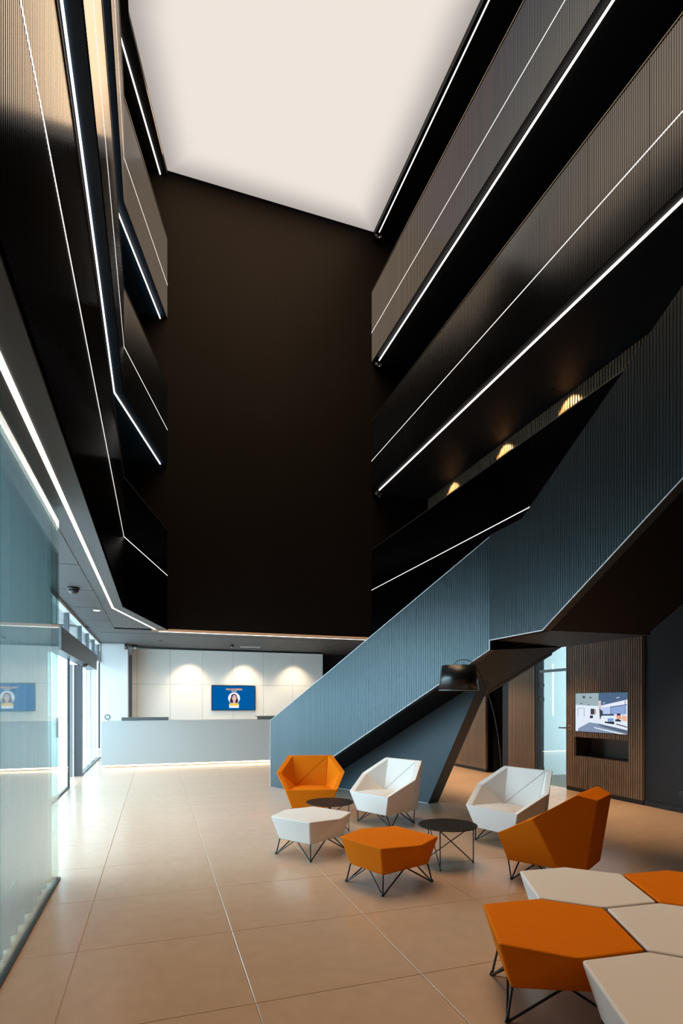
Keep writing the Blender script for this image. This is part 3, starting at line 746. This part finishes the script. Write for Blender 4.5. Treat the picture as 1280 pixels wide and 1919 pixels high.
mb = MB(); mb.add([(X2 + .05, YL1, za), (X2 + .05, YL0 - LEN, zb), (X3 - .05, YL0 - LEN, zb), (X3 - .05, YL1 - .06, za), (X2 + .05, YL1, za + .18), (X2 + .05, YL0 - LEN, zb + .18), (X3 - .05, YL0 - LEN, zb + .18), (X3 - .05, YL1 - .06, za + .18)],
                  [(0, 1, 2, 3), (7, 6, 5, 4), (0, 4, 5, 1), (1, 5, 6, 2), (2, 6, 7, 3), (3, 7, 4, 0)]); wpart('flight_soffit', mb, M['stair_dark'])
# leaning support wall under the lower flight
V0 = Vector((3.689, 7.473)); sb = (V0 - P0).dot(D)
so = V0 - D * sb                                       # foot of the support plane at s = 0
sup = [(.62, .0), (2.98, 0), (3.92, 2.02), (.62, .10)]
mb = MB(); mb.add(*slabpoly(so, D, [(.55, 0), (2.95, 0), (3.98, 2.03), (4.35, 2.05), (.55, .09)], .24, -1)); wpart('support_wall', mb, M['stair_flat'])
wpart('edge_trim', edge_strip([(.55, .004), (2.95, .004)], so, D, False, 1, .010), M['edge'])

# ================================================================== FURNITURE
def poly_body(name, verts, faces, m, parent, bevel=.012):
    me = mesh(name, verts, faces, m); bm = bmesh.new(); bm.from_mesh(me); bmesh.ops.recalc_face_normals(bm, faces=bm.faces); bm.to_mesh(me); bm.free()
    me.shade_smooth(); o = link(name, me, parent)
    b = o.modifiers.new('round', 'BEVEL'); b.width = bevel; b.segments = 3; b.limit_method = 'ANGLE'; b.angle_limit = math.radians(8); b.harden_normals = True
    return o
def wire_leg(parent, foot, tops, r=.0065):
    mb = MB()
    for t in tops: mb.rod(foot, t, r, 8)
    mb.lathe([(.012, 0), (.012, .012), (.008, .02)], 12, (foot[0], foot[1]))
    return mb.build('leg', M['black'], parent)
def copy_tree(o, parent=None):
    c = o.copy(); C.objects.link(c); c.parent = parent
    for ch in list(o.children): copy_tree(ch, c)
    return c
def recolour(root, old, new):
    for ch in list(root.children):
        if ch.type == 'MESH' and ch.data.materials and ch.data.materials[0] == old:
            me = ch.data.copy(); me.materials[0] = new; ch.data = me
        recolour(ch, old, new)

SFp, BFp, AKp, TFp, TRp, BBp, BRp = (.329, .348, .386), (.245, .293, .148), (.452, .003, .570), (.308, -.287, .762), (.211, -.417, .721), (.252, -.13, .146), (.205, -.33, .148)
iSF, iAK, iTF, iSB = (.268, .318, .380), (.388, -.006, .560), (.240, -.270, .756), (.205, -.155, .355)
def armchair(m):
    t = empty('lounge_armchair')
    R = [SFp, BFp, AKp, TFp, TRp, BBp, BRp, iSF, iAK, iTF, iSB]; n = len(R)
    vs = R + [(-x, y, z) for x, y, z in R]
    SF, BF, AK, TF, TR, BB, BR, ISF, IAK, ITF, ISB = range(n)
    fs = []
    def both(*f): fs.append(tuple(f)); fs.append(tuple(i + n for i in reversed(f)))
    both(SF, BF, BB); both(SF, BB, AK); both(AK, BB, BR, TR, TF)
    both(SF, AK, IAK, ISF); both(AK, TF, ITF, IAK)
    both(ISF, IAK, ISB); both(IAK, ITF, ISB)
    fs += [(TR, BR, BR + n, TR + n), (TF, TR, TR + n, TF + n), (TF, TF + n, ITF + n, ITF), (ITF, ITF + n, ISB + n, ISB), (ISF, ISB, ISB + n, ISF + n),
           (SF, ISF, ISF + n, SF + n), (SF, SF + n, BF + n, BF), (BF, BF + n, BB + n, BR + n, BR, BB)]
    poly_body('shell', vs, fs, m, t, .015)
    # seat cushion: gently crowned pad
    vs = []; fs = []; K = 8
    for j in range(K + 1):
        v = j / K
        for i in range(K + 1):
            u = i / K; a = Vector(iSF).lerp(Vector(iSB), v); x = (2 * u - 1) * a.x * .985
            crown = .024 * (1 - (2 * u - 1) ** 4) * (1 - (2 * v - 1) ** 4)
            vs.append((x, a.y + (.012 if j == 0 else 0), a.z + .004 + crown))
    for j in range(K):
        for i in range(K): a = j * (K + 1) + i; fs.append((a, a + 1, a + K + 2, a + K + 1))
    me = mesh('seat', vs, fs, m); me.shade_smooth(); link('seat', me, t)
    # back rest: two sewn triangles meeting in a diagonal seam
    TL = Vector((-iTF[0], iTF[1], iTF[2])); TRi = Vector(iTF); BL = Vector((-iSB[0], iSB[1], iSB[2])); BRi = Vector(iSB)
    nb = (TRi - TL).cross(BL - TL); nb = -nb if nb.y < 0 else nb; nb.normalize()
    for tri in ((TL, TRi, BRi), (TL, BRi, BL)):
        c = sum(tri, Vector()) / 3; pts = [c + (p - c) * .982 for p in tri]
        vv = [p + nb * .0005 for p in pts] + [p + nb * .007 for p in pts]
        poly_body('backrest_panel', vv, [(0, 1, 2), (5, 4, 3), (0, 3, 4, 1), (1, 4, 5, 2), (2, 5, 3, 0)], m, t, .005)
    for sx in (1, -1):
        wire_leg(t, (sx * .279, .244, 0), [(sx * .243, .285, .152), (sx * .03, .25, .152), (sx * .235, .06, .152)])
        wire_leg(t, (sx * .262, -.185, 0), [(sx * .225, -.24, .152), (sx * .235, .04, .152), (sx * .03, -.24, .152)])
    return t
chair_o = armchair(M['orange'])
chairs = [((1.924, 7.016), 166.0, 'o', 'orange faceted armchair directly in front of the ribbed stair panel'),
          ((2.718, 6.305), 113.6, 'w', 'white faceted armchair next to the orange one below the stair panel'),
          ((3.569, 4.976), 108.1, 'w', 'white faceted armchair beside the round table, in front of the black floor lamp'),
          ((3.17, 3.85), 32.1, 'o', 'orange faceted armchair turned away, behind the cluster of pouffes')]
chair_w = None
for i, (p, a, c, lab) in enumerate(chairs):
    if i == 0: o = chair_o
    elif c == 'o': o = copy_tree(chair_o)
    elif chair_w is None: o = chair_w = copy_tree(chair_o); recolour(o, M['orange'], M['cream'])
    else: o = copy_tree(chair_w)
    o.location = (p[0], p[1], 0); o.rotation_euler = (0, 0, math.radians(a)); tag(o, lab, 'armchair', 'faceted lounge armchairs')

def pouffe(m):
    t = empty('hexagonal_pouffe')
    k = .990; top = [(.324 * k, -.2575 * k), (.324 * k, .2575 * k), (0, .3755 * k), (-.324 * k, .2575 * k), (-.324 * k, -.2575 * k), (0, -.3755 * k)]
    bx, by, zb, zt = .253, .203, .145, .375
    vs = [(x, y, zt) for x, y in top] + [(bx, -by, zb), (bx, by, zb), (-bx, by, zb), (-bx, -by, zb)]
    fs = [(0, 1, 2, 3, 4, 5), (9, 8, 7, 6), (0, 6, 7, 1), (1, 7, 2), (2, 7, 8), (2, 8, 3), (3, 8, 9, 4), (4, 9, 5), (5, 9, 6), (5, 6, 0)]
    poly_body('cushion', vs, fs, m, t, .016)
    for sx in (1, -1):
        for sy in (1, -1):
            wire_leg(t, (sx * .275, sy * .222, 0), [(sx * .248, sy * .198, .15), (sx * .02, sy * .19, .15), (sx * .235, sy * .02, .15)])
    return t
A0 = -24.9; ax = Vector((.907, -.421)); ay = Vector((.421, .907)); O1c = Vector((1.872, 2.249))
def cell(i, j): p = O1c + ax * (.648 * i + .324 * j) + ay * (.633 * j); return p
pouffes = [((1.815, 4.185), 19.7, 'o', 'orange hexagonal pouffe standing alone beside the round table'),
           ((1.459, 5.282), 33.6, 'w', 'white hexagonal pouffe standing alone in front of the orange armchair'),
           (cell(0, 0), A0, 'o', 'large orange pouffe at the front corner of the joined cluster'),
           (cell(0, 1), A0, 'w', 'white pouffe of the cluster nearest the turned-away orange armchair'),
           (cell(1, 0), A0, 'w', 'white pouffe in the middle of the cluster between the two orange ones'),
           (cell(1, 1), A0, 'o', 'orange pouffe at the far edge of the joined cluster'),
           (cell(1, -1), A0, 'w', 'white pouffe of the cluster cut by the bottom edge of the picture')]
po = pouffe(M['orange']); pw = None
for i, (p, a, c, lab) in enumerate(pouffes):
    if i == 0: o = po
    elif c == 'o': o = copy_tree(po)
    elif pw is None: o = pw = copy_tree(po); recolour(o, M['orange'], M['cream'])
    else: o = copy_tree(pw)
    o.location = (p[0], p[1], 0); o.rotation_euler = (0, 0, math.radians(a)); tag(o, lab, 'pouffe', 'hexagonal pouffes')

def side_table(x, y, angs, label):
    t = empty('side_table', (x, y, 0)); tag(t, label, 'table', 'round wire side tables')
    MB().lathe([(0, .350), (.262, .350), (.268, .354), (.268, .358), (.264, .361), (0, .361)], 56).build('table_top', M['table'], t)
    ft = [(.243 * math.cos(math.radians(a)), .243 * math.sin(math.radians(a))) for a in angs]
    for i in range(3):
        f = ft[i]; g = ft[(i + 1) % 3]
        MB().rod((f[0], f[1], 0), (f[0], f[1], .351), .0055, 8).rod((f[0], f[1], .348), (g[0], g[1], .008), .0055, 8).lathe([(.010, 0), (.010, .008)], 10, f).build('leg', M['black'], t)
side_table(2.526, 4.479, (-135, -12, 108), 'black round wire table beside the standalone orange pouffe')
side_table(1.853, 5.947, (10, 130, 250), 'black round wire table between the standalone white pouffe and the armchairs')

# floor lamp: drum shade hanging from a thin bowed rod
lp = empty('floor_lamp', (3.90, 5.62, 0)); tag(lp, 'tall black floor lamp with a drum shade on a bowed rod', 'floor lamp')
sx, sy = 3.375 - 3.90, 5.723 - 5.62
MB().lathe([(0, 0), (.14, 0), (.14, .012), (.02, .02), (.012, .04), (0, .04)], 36).build('base', M['black'], lp)
pts = []
for k in range(25):
    u = k / 24
    p = Vector((0, 0, .02)) * (1 - u) ** 3 + 3 * Vector((0.03, -.01, .95)) * u * (1 - u) ** 2 + 3 * Vector((-.10, .02, 1.62)) * u * u * (1 - u) + Vector((sx + .17, sy - .03, 1.955)) * u ** 3
    pts.append(p)
MB().tube(pts, .006, 8).build('pole', M['frame_dark'], lp, smooth=True)
shade = MB().lathe([(.198, 1.915), (.236, 1.622), (.233, 1.622), (.195, 1.913), (0, 1.912)], 48, (sx, sy)).build('lamp_shade', M['lamp_black'], lp, smooth=True)
hp = [Vector((sx + .198 - .17 * 0, sy, 1.915))]
arc = [(sx - .06 + .0, sy, 1.913)] + [(sx + .07 + .13 * math.cos(t), sy, 1.913 + .075 * math.sin(t)) for t in [PI - PI * k / 12 for k in range(13)]] + [(sx + .242, sy, 1.63)]
MB().tube([Vector(a) for a in arc], .004, 6).build('shade_handle', M['frame_dark'], shade)
MB().lathe([(.2345, 1.620), (.2375, 1.620), (.2375, 1.627), (.2345, 1.627)], 48, (sx, sy)).build('rim', M['frame'], shade)
